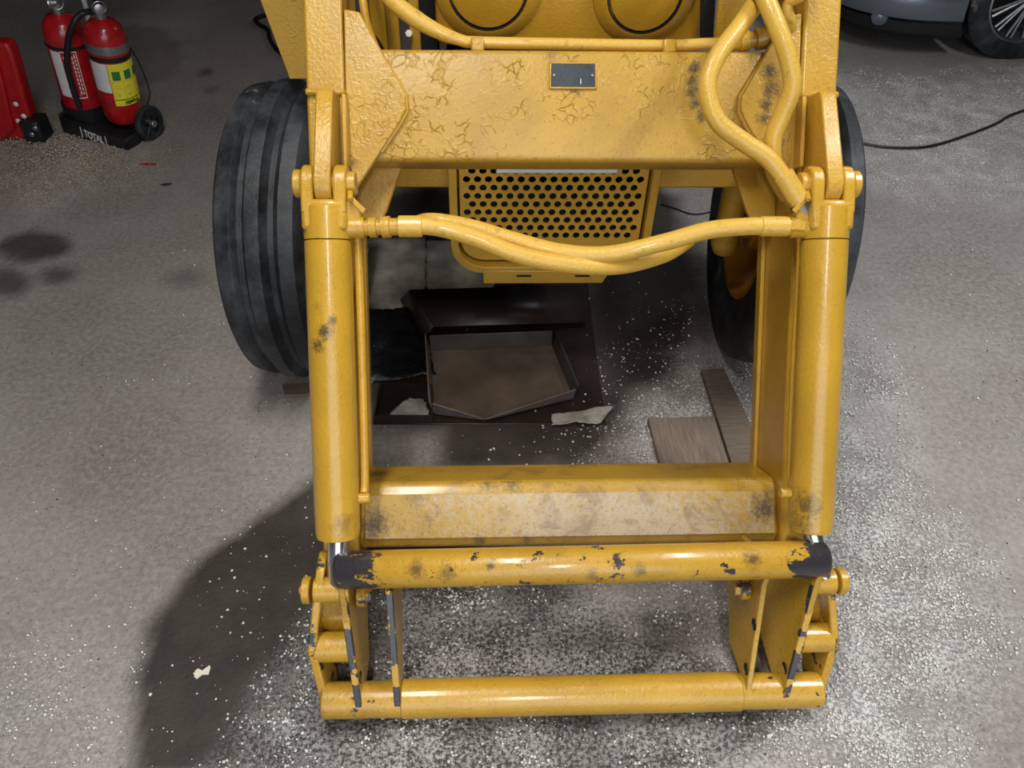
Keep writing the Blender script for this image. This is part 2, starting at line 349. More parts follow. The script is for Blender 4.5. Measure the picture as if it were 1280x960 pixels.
# ------------------------------------------------------------------ TRACTOR with loader
LO = V((0, 1.19, .769)); LD = V((0, -.597, -.802)).normalized(); LN = V((0, -.802, .597)).normalized()
def Lp(x, s, n): return LO+V((x, 0, 0))+LD*s+LN*n
def Q(px, py, n):
    ray = CA+CR*((px-640)/F_PX)+CD*((py-480)/F_PX)
    return CP+ray*((n-(CP-LO).dot(LN))/ray.dot(LN))
def lbox(m, x0, x1, s0, s1, n0, n1):
    return m.hexa([Lp(x0, s0, n0), Lp(x1, s0, n0), Lp(x1, s1, n0), Lp(x0, s1, n0), Lp(x0, s0, n1), Lp(x1, s0, n1), Lp(x1, s1, n1), Lp(x0, s1, n1)])
def lpx(m, sn, x0, x1): return m.prism([Lp(x0, s, n) for s, n in sn], (x1-x0, 0, 0))
def lpn(m, xs_, n0, n1): return m.prism([Lp(x, s, n0) for x, s in xs_], LN*(n1-n0))
T = thing('front_loader_tractor', (0, 1.8, 0), 'yellow industrial tractor with front loader arms lowered to the concrete floor', 'tractor')
for g in (-1, 1):
    # arm: box section from shoulder to foot
    sn = [(-.8, -.075), (-.8, -.24), (-.05, -.262), (.50, -.262), (.66, -.20), (.79, -.10), (.80, -.045), (.74, -.03), (.62, -.085), (.30, -.09)]
    arm = lpx(MB(), sn, g*.437, g*.508).build('loader_arm', 'yellow', T, .006)
    # weld-on rear flange strip seen beside the arm
    lbox(MB(), g*.428, g*.437, -.1, .49, -.262, -.235).build('flange_strip', 'yellow', arm, .002)
    # arm going back to the tractor, above the frame
    up = MB(); a1 = Lp(g*.4725, -.78, -.16); w = V((.0355, 0, 0)); hgt = V((0, 0, .075))
    b1 = V((g*.4725, 3.3, 1.45)); up.hexa([a1-w-hgt, a1+w-hgt, a1+w+hgt, a1-w+hgt, b1-w-hgt, b1+w-hgt, b1+w+hgt, b1-w+hgt])
    up.build('rear_arm_section', 'yellow', arm, .006)
    # gusset plate welded over the cross beam
    pl = [(.434, -.43), (.405, -.425), (.322, -.275), (.322, -.25), (.335, -.225), (.418, -.105), (.437, -.13)]
    lpn(MB(), [(g*x, s) for x, s in pl], -.10, -.086).build('gusset_plate', 'plate', arm, .003)
    MB().tube([Lp(g*x, s_, -.0955) for x, s_ in ((.383, -.377), (.3225, -.277), (.3215, -.248), (.334, -.226), (.372, -.172))], .0048, 8, 1).build('weld_bead', 'yellow', arm)
    # lower gusset behind the beam, turned down to the arm
    lpn(MB(), [(g*.437, -.20), (g*.33, -.19), (g*.375, -.07), (g*.395, -.035), (g*.437, -.03)], -.20, -.185).build('gusset_plate', 'yellow', arm, .003)
    # collar weld strip
    lbox(MB(), g*.434, g*.509, -.285, -.272, -.10, -.072).build('weld_strip', 'yellow', arm, .005)
    # lug that carries the cylinder eye
    c0 = (-.10, 0.0)
    arc = [(c0[0]+.037*math.cos(u), c0[1]+.037*math.sin(u)) for u in np.linspace(math.radians(-80), math.radians(95), 12)]
    lpx(MB(), [(-.275, -.09), (-.12, -.16)]+arc+[(-.262, -.012), (-.272, -.022)], g*.446, g*.476).build('cylinder_lug', 'yellow', arm, .003)
    lbox(MB(), g*.430, g*.438, -.27, -.14, -.09, -.055).build('lug_rib', 'yellow', arm, .002)
    # ---- hydraulic cylinder
    xc = g*.46
    cyl = MB().lathe(Lp(xc, .001, 0), LD, [(0, .040), (.002, .0425), (.545, .0425), (.558, .0405), (.561, .030)], 48).build('hydraulic_cylinder', 'cylinder', T)
    hd = MB(); hd.lathe(Lp(xc, -.062, 0), LD, [(0, .039), (.004, .0425), (.056, .0428), (.0615, .0425)], 48)
    hd.build('cylinder_head', 'cylinder', cyl)
    lbox(MB(), xc-.0405, xc+.0405, -.070, -.015, -.034, .034).build('head_block', 'yellow', cyl, .008)
    for x0, x1, long in ((g*.478, g*.500, 0), (g*.420, g*.443, 1)):
        ear = [(c0[0]+.033*math.cos(u), .033*math.sin(u)) for u in np.linspace(math.radians(80), math.radians(280), 12)]
        lpx(MB(), ear+[(-.045, -.038), (-.045, .034)], x0, x1).build('clevis_ear', 'cylinder', cyl, .004)
    # web sloping from inner ear to the port boss
    lpn(MB(), [(g*.442, -.075), (g*.422, -.078), (g*.396, -.048), (g*.396, -.02), (g*.442, -.02)], -.02, .018).build('port_web', 'cylinder', cyl, .004)
    MB().cyl(Lp(g*.445, -.022, .004), Lp(g*.392, -.022, .004), .0195, 24).build('port_boss', 'cylinder', cyl)
    pn_ = MB().cyl(Lp(g*.512, -.10, 0), Lp(g*.406, -.10, 0), .0215, 24)
    pn_.cyl(Lp(g*.516, -.10, 0), Lp(g*.502, -.10, 0), .025, 20)
    pn_.build('pivot_pin', 'cylinder', cyl)
    MB().cyl(Lp(g*.414, -.083, .02), Lp(g*.412, -.068, .034), .0055, 10).build('grease_nipple', 'cylinder', cyl)
    lpn(MB(), [(g*.420, -.075), (g*.412, -.078), (g*.386, -.052), (g*.392, -.044)], .022, .027).build('locking_tab', 'edge', cyl, .001)
    rod = MB().cyl(Lp(xc, .55, 0), V((xc if g < 0 else .484, .785, .25)), .0195, 28).build('piston_rod', 'rod', cyl)
    MB().cyl(Lp(xc, .562, 0), Lp(xc, .557, 0), .034, 28).build('rod_seal', 'ink', cyl)
    # oil pipe
    xp = g*.4085 if g < 0 else g*.425
    MB().tube([Lp(g*.412, -.02, -.012), Lp(xp, .02, -.02), Lp(xp, .25, -.025), Lp(xp, .44, -.02), Lp(xp+.001*g, .478, -.01)], .0083, 12).build('oil_pipe', 'yellow', cyl)
    MB().cyl(Lp(g*.43, .487, -.004), Lp(g*.398, .487, -.004), .0105, 16).build('pipe_boss', 'yellow', cyl)
# upper cross beam
bm_ = MB(); r_ = .014
prof = []
for (s, n, a0) in ((-.365+r_, -.1-r_, 90), (-.155-r_, -.1-r_, 0), (-.155-r_, -.21+r_, -90), (-.365+r_, -.21+r_, -180)):
    for k in range(5):
        u = math.radians(a0+90-k*22.5) if True else 0
        prof.append((s-math.cos(u)*-1*r_ if False else s+r_*math.cos(u), n+r_*math.sin(u)))
beam = lpx(bm_, prof, -.438, .438).build('upper_cross_beam', 'beam', T)
idp = lpn(MB(), [(-.045, -.338), (.041, -.338), (.041, -.294), (-.045, -.294)], -.10, -.0965).build('identification_plate', 'id', beam, .004)
idp['label'] = 'small dark plate on the beam'
fr = MB()
for a, b in (((-.048, -.341), (.044, -.337)), ((-.048, -.295), (.044, -.291)), ((-.048, -.341), (-.044, -.291)), ((.040, -.341), (.044, -.291))):
    lbox(fr, a[0], b[0], a[1], b[1], -.10, -.0958)
fr.build('plate_border', 'idrim', idp, .0015)
for x in (-.039, .035): MB().cyl(Lp(x, -.316, -.0966), Lp(x, -.316, -.0945), .0025, 10).build('rivet', 'steel', idp)
MB().add([Lp(.012, -.31, -.0963), Lp(.0135, -.31, -.0963), Lp(.0135, -.30, -.0963), Lp(.012, -.30, -.0963)], [(0, 1, 2, 3)]).build('scratch', 'white', idp)
# lower cross beam: angled top shelf + front face with wear and painted sky sheen
lowb = lpx(MB(), [(.485, -.26), (.490, -.135), (.505, -.12), (.600, -.10), (.622, -.11), (.628, -.13), (.60, -.26)], -.437, .437).build('lower_cross_beam', 'lowbeam', T, .006)
lpx(MB(), [(.512, -.1195), (.600, -.1008), (.6005, -.0978), (.5125, -.1165)], -.425, .43).build('worn_sheen_face', 'worn_sheen', lowb, .001)['label'] = 'pale front face, worn paint and painted sky sheen'
# ---- attachment frame
top = MB().lathe(Lp(-.466, .621, .018), Lp(.488, .614, .018)-Lp(-.466, .621, .018), [(0, .022), (.003, .031), (.010, .0362), (.944, .0362), (.951, .031), (.954, .022)], 36)
top.build('top_tube', 'tube', T)
BY, BZ = .655, .052
MB().lathe((-.50, BY, BZ), (1, 0, 0), [(0, .030), (.004, .035), (.990, .035), (.994, .030)], 36).build('bottom_tube', 'tubelow', T)
MB().lathe((-.345, BY, BZ), (1, 0, 0), [(0, .035), (.003, .0375), (.672, .0375), (.675, .035)], 36).build('tube_sleeve', 'yellow', T)
tY, tZ = Lp(0, .618, .018).y, Lp(0, .618, .018).z
def skew_plate(xt, xb, yz, th, name, mat, knee=None):
    zt, zb_ = tZ, BZ
    def X(z):
        if knee is not None:
            zk, xk = knee
            return xk+(xt-xk)*(z-zk)/(zt-zk) if z > zk else xk+(xb-xk)*(zk-z)/(zk-zb_)
        return xb+(xt-xb)*(z-zb_)/(zt-zb_)
    m = MB(); n = len(yz); A_ = [V((X(z)-th/2, y, z)) for y, z in yz]; B_ = [p+V((th, 0, 0)) for p in A_]
    return m.add(A_+B_, [tuple(range(n))[::-1], tuple(range(n, 2*n))]+[(i, (i+1) % n, n+(i+1) % n, n+i) for i in range(n)]).build(name, mat, T, .002)
for g in (-1, 1):
    # outer plate, cranked outwards at its knee
    zk = .160 if g < 0 else .150
    up_ = [(.875, .245), (.845, .285), (.805, .285), (.775, .262), (.700, zk), (.80, zk)]
    lo_ = [(.80, zk), (.700, zk), (.635, .030), (.652, .010), (.72, .03), (.79, .09)]
    m = MB(); th = .016
    def X(z): 
        return g*(.520+(.500-.520)*(z-zk)/.12) if z > zk else g*(.520+(.497-.520)*(zk-z)/(zk-.02))
    for P_ in (up_, lo_):
        n = len(P_); A_ = [V((X(z)-(th if g > 0 else 0), y, z)) for y, z in P_]; B_ = [p+V((th, 0, 0)) for p in A_]
        m.add(A_+B_, [tuple(range(n))[::-1], tuple(range(n, 2*n))]+[(i, (i+1) % n, n+(i+1) % n, n+i) for i in range(n)])
    m.build('outer_side_plate', 'edge', T, .003)
    xt, xb = ((-.452, -.421) if g < 0 else (.468, .405))
    dm = .085 if g < 0 else .12
    mid = skew_plate(xt, xb, [(tY+.03, tZ+.01), (tY-.030, tZ+.012), (tY-.036, tZ-.012), (BY-.022, BZ+.022), (BY-.01, BZ+.028), (BY+.03, BZ+.01), (BY+dm, BZ+.01), (tY+dm+.02, tZ-.12), (tY+dm-.02, tZ-.05)], .012, 'middle_side_plate', 'face')
    xt, xb = ((-.362, -.348) if g < 0 else (.372, .334))
    dep = .04 if g < 0 else .125
    inn = skew_plate(xt, xb, [(tY+.02, tZ-.01), (tY-.026, tZ-.02), (tY-.030, tZ-.035), (BY-.022, BZ+.022), (BY+.01, BZ+.028), (BY+dep*.8, BZ+.012), (tY+dep, tZ-.12), (tY+dep*.85, tZ-.06)], .011, 'inner_side_plate', 'face')
    for pl_, a_, b_ in ((mid, *((-.452, -.421) if g < 0 else (.468, .405))), (inn, xt, xb)):
        if g > 0 and pl_ is inn: continue
        e_ = skew_plate(a_, b_, [(tY-.022, tZ-.02), (tY-.0395, tZ-.02), (BY-.0265, BZ+.024), (BY-.018, BZ+.030)], .0135, 'worn_edge', 'edgeblack'); e_.parent = pl_
    side = 1 if g < 0 else -1
    for (y, z, plt, a_, b_) in ((BY+.020, BZ+.055, inn, xt, xb), (BY+.075, BZ+.13, inn, xt, xb), (BY+.02, BZ+.055, mid, *((-.452, -.421) if g < 0 else (.468, .405)))):
        if g < 0 and plt is inn: continue
        xx = b_+(a_-b_)*(z-BZ)/(tZ-BZ)+side*.0058
        MB().lathe((xx, y, z), (side, 0, 0), [(0, .012), (.0012, .012), (.0015, .009), (.0008, .0085), (.0008, .0001)], 16).build('bolt_hole', 'ink', plt)
    MB().cyl((g*.505, .785, .245), (g*.437 if g < 0 else .458, .785, .245), .025, 24).build('rod_pin', 'yellow', T)
    pin_ = MB().cyl((g*.527, .785, .245), (g*.512, .785, .245), .026, 24).build('pin_head', 'yellow', T)
    MB().cyl((g*.522, .785, .245), (g*.534, .785, .245), .009, 8).build('pin_stud', 'edge', pin_)
    MB().cyl((g*.510, .722, .140), (g*.432 if g < 0 else .446, .722, .140), .029, 28).build('pivot_boss', 'yellow', T)
    xk_ = -.432 if g < 0 else .352
    b_ = MB().cyl((xk_, .80, .195), (xk_+side*.018, .80, .195), .021, 20).build('washer', 'edge', T)
    MB().cyl((xk_+side*.016, .80, .195), (xk_+side*.030, .80, .195), .013, 6).build('bolt', 'edge', b_)
# ---- hoses
def hose(name, pts, r, seg=14): return MB().tube(pts, r, seg, 10).build(name, 'hose', T)
def ferrule(a, b, r, par):
    a, b = V(a), V(b); L = (b-a).length; d = (b-a).normalized()
    m = MB().lathe(a, d, [(0, r*.8), (L*.18, r*.8), (L*.2, r), (L*.38, r), (L*.4, r*.78), (L*.5, r*.78), (L*.52, r*1.08), (L*.72, r*1.08), (L*.74, r*.86), (L, r*.86)], 6 if r > .02 else 10)
    return m.build('hose_fitting', 'yellow', par)
h1 = hose('hydraulic_hose', [Q(498, 283, .01), Q(540, 283, .01), Q(590, 296, .005), Q(650, 319, 0), Q(715, 331, -.01), Q(775, 332, -.03), Q(830, 318, -.07), Q(860, 300, -.12)], .0165)
ferrule(Q(452, 285, .005), Q(502, 283, .01), .0185, h1)
MB().cyl(Q(498, 283, .01), Q(528, 283, .01), .0195, 20).build('hose_sleeve', 'hose', h1)
h2 = hose('hydraulic_hose', [Q(978, 283, .01), Q(935, 283, .01), Q(885, 288, .005), Q(830, 303, .0), Q(760, 318, -.012), Q(700, 315, -.022), Q(640, 300, -.026), Q(590, 285, -.030), Q(540, 277, -.035), Q(515, 283, -.09)], .0165)
MB().cyl(Q(950, 283, .01), Q(985, 283, .01), .0185, 20).build('hose_sleeve', 'hose', h2)
MB().cyl(Q(983, 283, .01), Q(1003, 284, .01), .0165, 6).build('hose_fitting', 'yellow', h2)
h3 = hose('hydraulic_hose', [V((.36, 2.0, 1.22)), V((.40, 1.80, 1.24)), Q(975, -45, -.06), Q(950, -5, -.02), Q(925, 32, .015), Q(897, 70, .035), Q(884, 108, .04), Q(896, 150, .035), Q(930, 178, .025), Q(962, 200, .02), Q(985, 232, .015), Q(996, 250, .01)], .0165)
MB().cyl(Q(978, 218, .018), Q(999, 252, .01), .0195, 20).build('hose_sleeve', 'hose', h3)
MB().cyl(Q(996, 248, .01), Q(1012, 279, -.004), .0185, 6).build('hose_fitting', 'steel', h3)
h4 = hose('hydraulic_hose', [V((.33, 2.0, 1.24)), V((.35, 1.80, 1.26)), Q(935, -50, -.03), Q(955, -5, .03), Q(972, 35, .045), Q(986, 75, .04), Q(990, 110, .03), Q(977, 145, .01), Q(966, 175, -.005), Q(968, 215, -.025), Q(985, 246, -.035)], .0165)
MB().cyl(Q(972, 225, -.028), Q(990, 254, -.04), .014, 16).build('hose_fitting', 'hose', h4)
hp = hose('beam_hose', [V((-.40, 1.95, 1.25)), Q(420, -75, -.12), Q(448, -45, -.12), Q(470, -25, -.12), Q(495, 5, -.125), Q(535, 33, -.13), Q(575, 50, -.135), Q(600, 53, -.138), Q(700, 55, -.14), Q(830, 57, -.14), Q(880, 55, -.135), Q(915, 54, -.13)], lambda u: .0165-.0055*min(1, max(0, (u-.42)/.12)))
for x in (597, 835):
    a = Q(x, 53, -.137); lbox(MB(), a.x-.013, a.x+.013, -.392, -.365, -.155, -.118).build('hose_clamp', 'yellow', hp, .004)
ferrule(Q(912, 54, -.13), Q(975, 44, -.12), .020, hp)
# ---- front wheels and tyres
ST = -.07
for (wx, wy) in ((-.67, 1.793), (.639, 1.825)):
    g = 1 if wx > 0 else -1; ax = V((math.cos(ST), math.sin(ST), 0)); c = V((wx, wy, .395))
    half = [(.0, .393), (.016, .392), (.020, .381), (.029, .369), (.042, .369), (.050, .380), (.056, .384), (.088, .377), (.098, .362), (.104, .32), (.100, .27), (.088, .225), (.080, .205)]
    pf = [(-a, b) for a, b in half[::-1]]+half[1:]
    inner = [(.06, .205), (-.06, .205)]
    rim = MB().lathe(c, ax, [(-.085, .208), (-.085, .195), (-.06, .185), (.0, .170), (.0, .0001), (.012, .0001), (.012, .175), (.06, .190), (.085, .200), (.085, .210), (.06, .203), (-.06, .203)], 48, closed=True).build('front_wheel', 'rim', T)
    MB().lathe(c, ax, pf+inner, 96, closed=True).build('tyre', 'rubber', rim)
    hb = MB(); hb.cyl(c-ax*.07, c+ax*.07, .065, 24); hb.build('hub', 'rim', rim)
    for k in range(6):
        u = k*math.pi/3; dd = V((0, math.cos(u), math.sin(u)))*.11
        MB().cyl(c+dd-ax*.02, c+dd+ax*.03, .011, 6).build('wheel_nut', 'rim', rim)
    kx = wx-g*.15
    MB().cyl((kx+g*.01, wy-.04, .36), (kx, wy-.04, .66), .036, 24).build('king_pin', 'yellow', T)
    MB().cyl((kx, wy, .40), (wx-g*.04, wy, .395), .034, 20).build('stub_axle', 'yellow', T)
    MB().lathe((kx+g*.01, wy-.04, .335), (0, 0, 1), [(0, .01), (.006, .03), (.03, .04), (.05, .036)], 20).build('steering_knuckle', 'yellow', T)
MB().box((-.56, 1.735, .565), (.56, 1.85, .66)).build('axle_beam', 'yellow', T, .006)
# ---- grille
GY = 1.70
def gq(px, py, y=GY): return at(px, py, Y=y)
gc = .0; gw = .262; gb = .335
def rr_poly(x0, x1, z0, z1, r, n=7):
    out = [(x0, z1), (x1, z1)]
    for k in range(n): u = -math.pi/2*k/(n-1); out.append((x1-r+r*math.cos(u), z0+r+r*math.sin(u)))
    for k in range(n): u = -math.pi/2-math.pi/2*k/(n-1); out.append((x0+r+r*math.cos(u), z0+r+r*math.sin(u)))
    return out
po = rr_poly(-gw, gw, gb, .90, .085); pi_ = rr_poly(-gw+.020, gw-.020, gb+.020, .90, .068)
fr = MB(); n = len(po)
for y0, y1 in ((GY-.012, GY+.05),):
    vs = [(x, y0, z) for x, z in po]+[(x, y0, z) for x, z in pi_]+[(x, y1, z) for x, z in po]+[(x, y1, z) for x, z in pi_]
    fs = []
    for i in range(1, n):
        j = (i+1) % n
        if i == 0: continue
        fs += [(i, j, n+j, n+i), (2*n+i, 3*n+i, 3*n+j, 2*n+j), (i, 2*n+i, 2*n+j, j), (n+i, n+j, 3*n+j, 3*n+i)]
    fr.add(vs, fs)
grille = fr.build('grille', 'yellow', T, .002)
# perforated plate: staggered rows of real round holes
m = MB(); pt = .0272; rowh = .0232; hr = .0093; z_top = .66; rows = 10; K = 12; y0 = GY+.012
x_in = gw-.026
def cell(cx, cz, hx, hz):
    o = len(m.v); ring = [(cx+hr*math.cos(2*math.pi*(k+.5)/K), cz+hr*math.sin(2*math.pi*(k+.5)/K)) for k in range(K)]
    outr = []
    for k in range(K):
        u = 2*math.pi*(k+.5)/K; cu, su = math.cos(u), math.sin(u); s_ = min(hx/abs(cu) if abs(cu) > 1e-6 else 9, hz/abs(su) if abs(su) > 1e-6 else 9)
        outr.append((cx+cu*s_, cz+su*s_))
    crn = {}
    for sx, sz in ((1, 1), (-1, 1), (-1, -1), (1, -1)): crn[(sx, sz)] = (cx+sx*hx, cz+sz*hz)
    vs = [(x, y0, z) for x, z in ring]+[(x, y0, z) for x, z in outr]+[(x, y0+.005, z) for x, z in ring]+[(*[crn[q_][0]], y0, crn[q_][1]) for q_ in ((1, 1), (-1, 1), (-1, -1), (1, -1))]
    fs = [(k, (k+1) % K, K+(k+1) % K, K+k) for k in range(K)]+[(k, 2*K+k, 2*K+(k+1) % K, (k+1) % K) for k in range(K)]
    for ci, (sx, sz) in enumerate(((1, 1), (-1, 1), (-1, -1), (1, -1))):
        ang = math.atan2(sz*hz, sx*hx) % (2*math.pi)
        k = int(math.floor(ang/(2*math.pi)*K-.5)) % K
        fs.append((K+k, K+(k+1) % K, 3*K+ci))
    m.add(vs, fs)
for r0 in range(rows):
    cz = z_top-r0*rowh-rowh/2; odd = r0 % 2; nn = 17 if not odd else 16
    xs0 = -(nn-1)/2*pt
    for k in range(nn): cell(xs0+k*pt, cz, pt/2, rowh/2)
    xe = xs0-pt/2
    for s_ in (-1, 1):
        a, b = (-x_in, xe) if s_ < 0 else (-xe, x_in)
        m.add([(a, y0, cz-rowh/2), (b, y0, cz-rowh/2), (b, y0, cz+rowh/2), (a, y0, cz+rowh/2)], [(0, 1, 2, 3)])
zb = z_top-rows*rowh
pp = rr_poly(-x_in, x_in, gb+.028, zb, .060)
m.add([(x, y0, z) for x, z in pp], [tuple(range(len(pp)))])
m.add([(-x_in, y0, z_top), (x_in, y0, z_top), (x_in, y0, .90), (-x_in, y0, .90)], [(0, 1, 2, 3)])
m.build('perforated_plate', 'yellow', grille, smooth=False)
MB().box((-.24, GY+.035, gb+.02), (.24, GY+.06, .90)).build('radiator_core', 'dark', grille)
npz0 = gq(620, 216, GY-.03); npz1 = gq(772, 216, GY-.03)
npl = MB().box((npz0.x, GY-.034, npz0.z), (npz1.x, GY-.028, npz0.z+.11)).build('number_plate', 'white', grille, .003)
npl['label'] = 'white number plate mostly hidden behind the beam'
for x in (687, 702, 748): 
    p = gq(x, 209, GY-.035); MB().cyl((p.x, GY-.0345, p.z+.006), (p.x, GY-.0355, p.z+.006), .009, 12).build('plate_character', 'ink', npl)
bb = MB(); p0, p1 = gq(604, 352, GY-.01), gq(752, 352, GY-.01); zt = gq(604, 340, GY-.01).z
bb.prism([(p0.x, GY-.02, p0.z), (p1.x, GY-.02, p0.z), (p1.x+.02, GY-.02, zt+.01), (p0.x, GY-.02, zt+.01)], (0, .08, 0))
bump_ = bb.build('front_weight_bar', 'yellow', T, .003)
for x in (655, 728):
    p = gq(x, 345, GY-.021); MB().box((p.x-.02, GY-.0215, p.z-.003), (p.x+.02, GY-.0195, p.z+.003)).build('slot', 'dark', bump_)
# frame behind grille, radiator shroud and engine mass (shade the floor as the real machine does)
MB().box((-.27, 1.80, .70), (.27, 3.5, .82)).build('engine_block', 'dark', T, .02)
MB().box((-.20, 1.86, .36), (.20, 3.5, .70)).build('chassis', 'dark', T, .02)
# nose panel of the bonnet with two round lamp recesses
HY = 1.78; zb = gq(700, 48, HY).z-.022; m = MB(); zt = 1.30
hx0, hx1 = gq(545, 48, HY).x, gq(878, 48, HY).x
hood = MB().prism([(hx0, HY, zb), (hx1, HY, zb), (hx1, HY+.03, zt), (hx0, HY+.03, zt)], (0, 1.7, 0)).build('bonnet', 'hood', T, .02, seg=4)
for (px, py, rr) in ((610, -16, .086), (806, -9, .082)):
    c = gq(px, py, HY-.002)
    MB().lathe(c+V((0, .02, 0)), (0, -1, 0), [(0, rr+.035), (.018, rr+.030), (.030, rr+.012), (.031, rr+.002), (.018, rr), (.018, rr-.004), (.030, rr-.006), (.034, rr*.5), (.035, .001)], 48).build('lamp_blank', 'hood', hood)
    MB().lathe(c+V((0, .0, 0)), (0, -1, 0), [(0, rr+.0012), (.0108, rr+.0012), (.0108, rr-.0022), (0, rr-.0022)], 48, closed=True).build('lamp_gasket', 'ink', hood)
# upright bars and linkage left of bonnet, bracket plate right of it
def vbar(px0, px1, y, name, mat, z0=.86, z1=1.35, d=.02):
    a, b = gq(px0, 40, y).x, gq(px1, 40, y).x
    return MB().box((a, y, z0), (b, y+d, z1)).build(name, mat, T, .003)
vbar(464, 482, 1.76, 'frame_upright', 'yellow'); vbar(483, 500, 1.82, 'frame_upright', 'paperp' if 0 else 'idrim')
vbar(512, 525, 1.72, 'frame_upright', 'lowbeam', d=.01)
MB().cyl(gq(511, 42, 1.71), gq(511, 42, 1.73), .008, 6).build('bolt', 'white', T)
vbar(526, 548, 1.90, 'radiator_side', 'dark', .8)
MB().tube([V((-.44, 1.95, 1.25)), Q(450, -60, -.14), Q(452, -20, -.14), Q(455, 10, -.14), Q(460, 35, -.15), Q(470, 62, -.16)], .0085, 10).build('hose_pipe', 'yellow', T)
MB().tube([Q(459, 40, -.15), Q(470, 50, -.17), Q(478, 64, -.20)], .006, 8).build('cable', 'ink', T)
a = [gq(893, 50, 1.60), gq(930, 50, 1.60), gq(948, -60, 1.60), gq(905, -60, 1.60)]
MB().prism(a, (0, .01, 0)).build('bracket_plate', 'yellow', T, .003)
a = [gq(876, 50, 1.70), gq(892, 50, 1.70), gq(897, -40, 1.70), gq(876, -40, 1.70)]
MB().prism(a, (0, .01, 0)).build('bracket_plate', 'dark', T, .003)
MB().tube([V((.46, 1.95, 1.2)), Q(1010, -30, -.06), Q(985, 5, -.06), Q(988, 30, -.08), Q(982, 50, -.12)], .011, 10).build('hose_pipe', 'hose', T)
# flat steel guard panel outside the left arm
pp = [at(x, y, Y=1.66) for x, y in ((362, 99), (400, 99), (400, -40), (311, -40), (325, 0))]
MB().prism(pp, (0, .008, 0)).build('guard_panel', 'hood' if 0 else 'plate', T, .002)
# perforated rear view of tractor body above the frame is out of view

# ------------------------------------------------------------------ things on the floor under the loader
def slab(name, pts, th, mat, label, cat, z=0, bevel=.002, group=None):
    P_ = [at(x, y, Z=z+th) for x, y in pts]
    o = MB().prism([V((p.x, p.y, z)) for p in P_], (0, 0, th)).build(name, mat, None, bevel)
    return tag(o, label, cat, group)
slab('plank', [(810, 522), (893, 520), (922, 612), (834, 612)], .022, 'wood', 'short wide grey wooden plank behind the lower beam', 'plank')
slab('plank', [(877, 462), (905, 460), (938, 528), (948, 612), (925, 612), (896, 520)], .020, 'wood2', 'narrow dark wooden plank running towards the right tyre', 'plank')
slab('board', [(352, 480), (388, 478), (392, 492), (356, 494)], .012, 'wood2', 'thin dark board lying beneath the left front tyre', 'board')
slab('cardboard_sheet', [(466, 530), (758, 530), (745, 440), (735, 352), (505, 360), (480, 440)], .004, 'oily', 'oil-blackened cardboard sheet spread under the tractor', 'cardboard')
def crumple(name, pts, mat, label, cat, amp=.012, res=22, z=.006):
    A = [at(x, y, Z=z) for x, y in pts]; m = MB(); vs = []
    for j in range(res+1):
        for i in range(res+1):
            u, v = i/res, j/res
            p = A[0]*(1-u)*(1-v)+A[1]*u*(1-v)+A[2]*u*v+A[3]*(1-u)*v
            q_ = np.array([[p.x, p.y]]); h_ = abs(fbm(q_, 14)[0]-.5)*2*amp*2+random.random()*amp*.15
            e = .006*(random.random()-.5) if (i in (0, res) or j in (0, res)) else 0
            vs.append((p.x+e, p.y+e, z+h_))
    fs = [(j*(res+1)+i, j*(res+1)+i+1, (j+1)*(res+1)+i+1, (j+1)*(res+1)+i) for j in range(res) for i in range(res)]
    return tag(MB().add(vs, fs).build(name, mat, None, solid=.0012), label, cat)
crumple('paper_sheet', [(440, 300), (532, 295), (532, 395), (440, 400)], 'paper', 'grey creased paper sheet behind the drip tray, left of the grille', 'paper', .006, z=.004)
crumple('paper_sheet', [(533, 300), (640, 300), (610, 375), (533, 372)], 'paper', 'dark oil-soaked paper sheet on the floor under the grille', 'paper', .004, z=.004)
crumple('plastic_sheet', [(440, 390), (525, 385), (545, 470), (440, 480)], 'blackfilm', 'shiny black crumpled plastic sheet left of the drip tray', 'plastic sheet', .012, z=.008)
crumple('plastic_film', [(690, 520), (768, 508), (750, 530), (690, 532)], 'film', 'clear crumpled plastic strip at the front right of the drip tray', 'plastic film', .010, 12, z=.008)
# open black carton behind the tray
bx = thing('open_carton', at(620, 400, Z=0)*1.0, 'dark open cardboard carton lying behind the drip tray', 'carton')
A = [at(512, 362, Z=.10), at(735, 356, Z=.03), at(738, 402, Z=.03), at(541, 408, Z=.09)]
MB().add(A, [(0, 1, 2, 3)]).build('panel', 'oily', bx, solid=.004)
B = [at(512, 362, Z=.10), at(541, 408, Z=.09), at(526, 428, Z=.01), at(500, 375, Z=.01)]
MB().add(B, [(0, 1, 2, 3)]).build('flap', 'oily', bx, solid=.004)
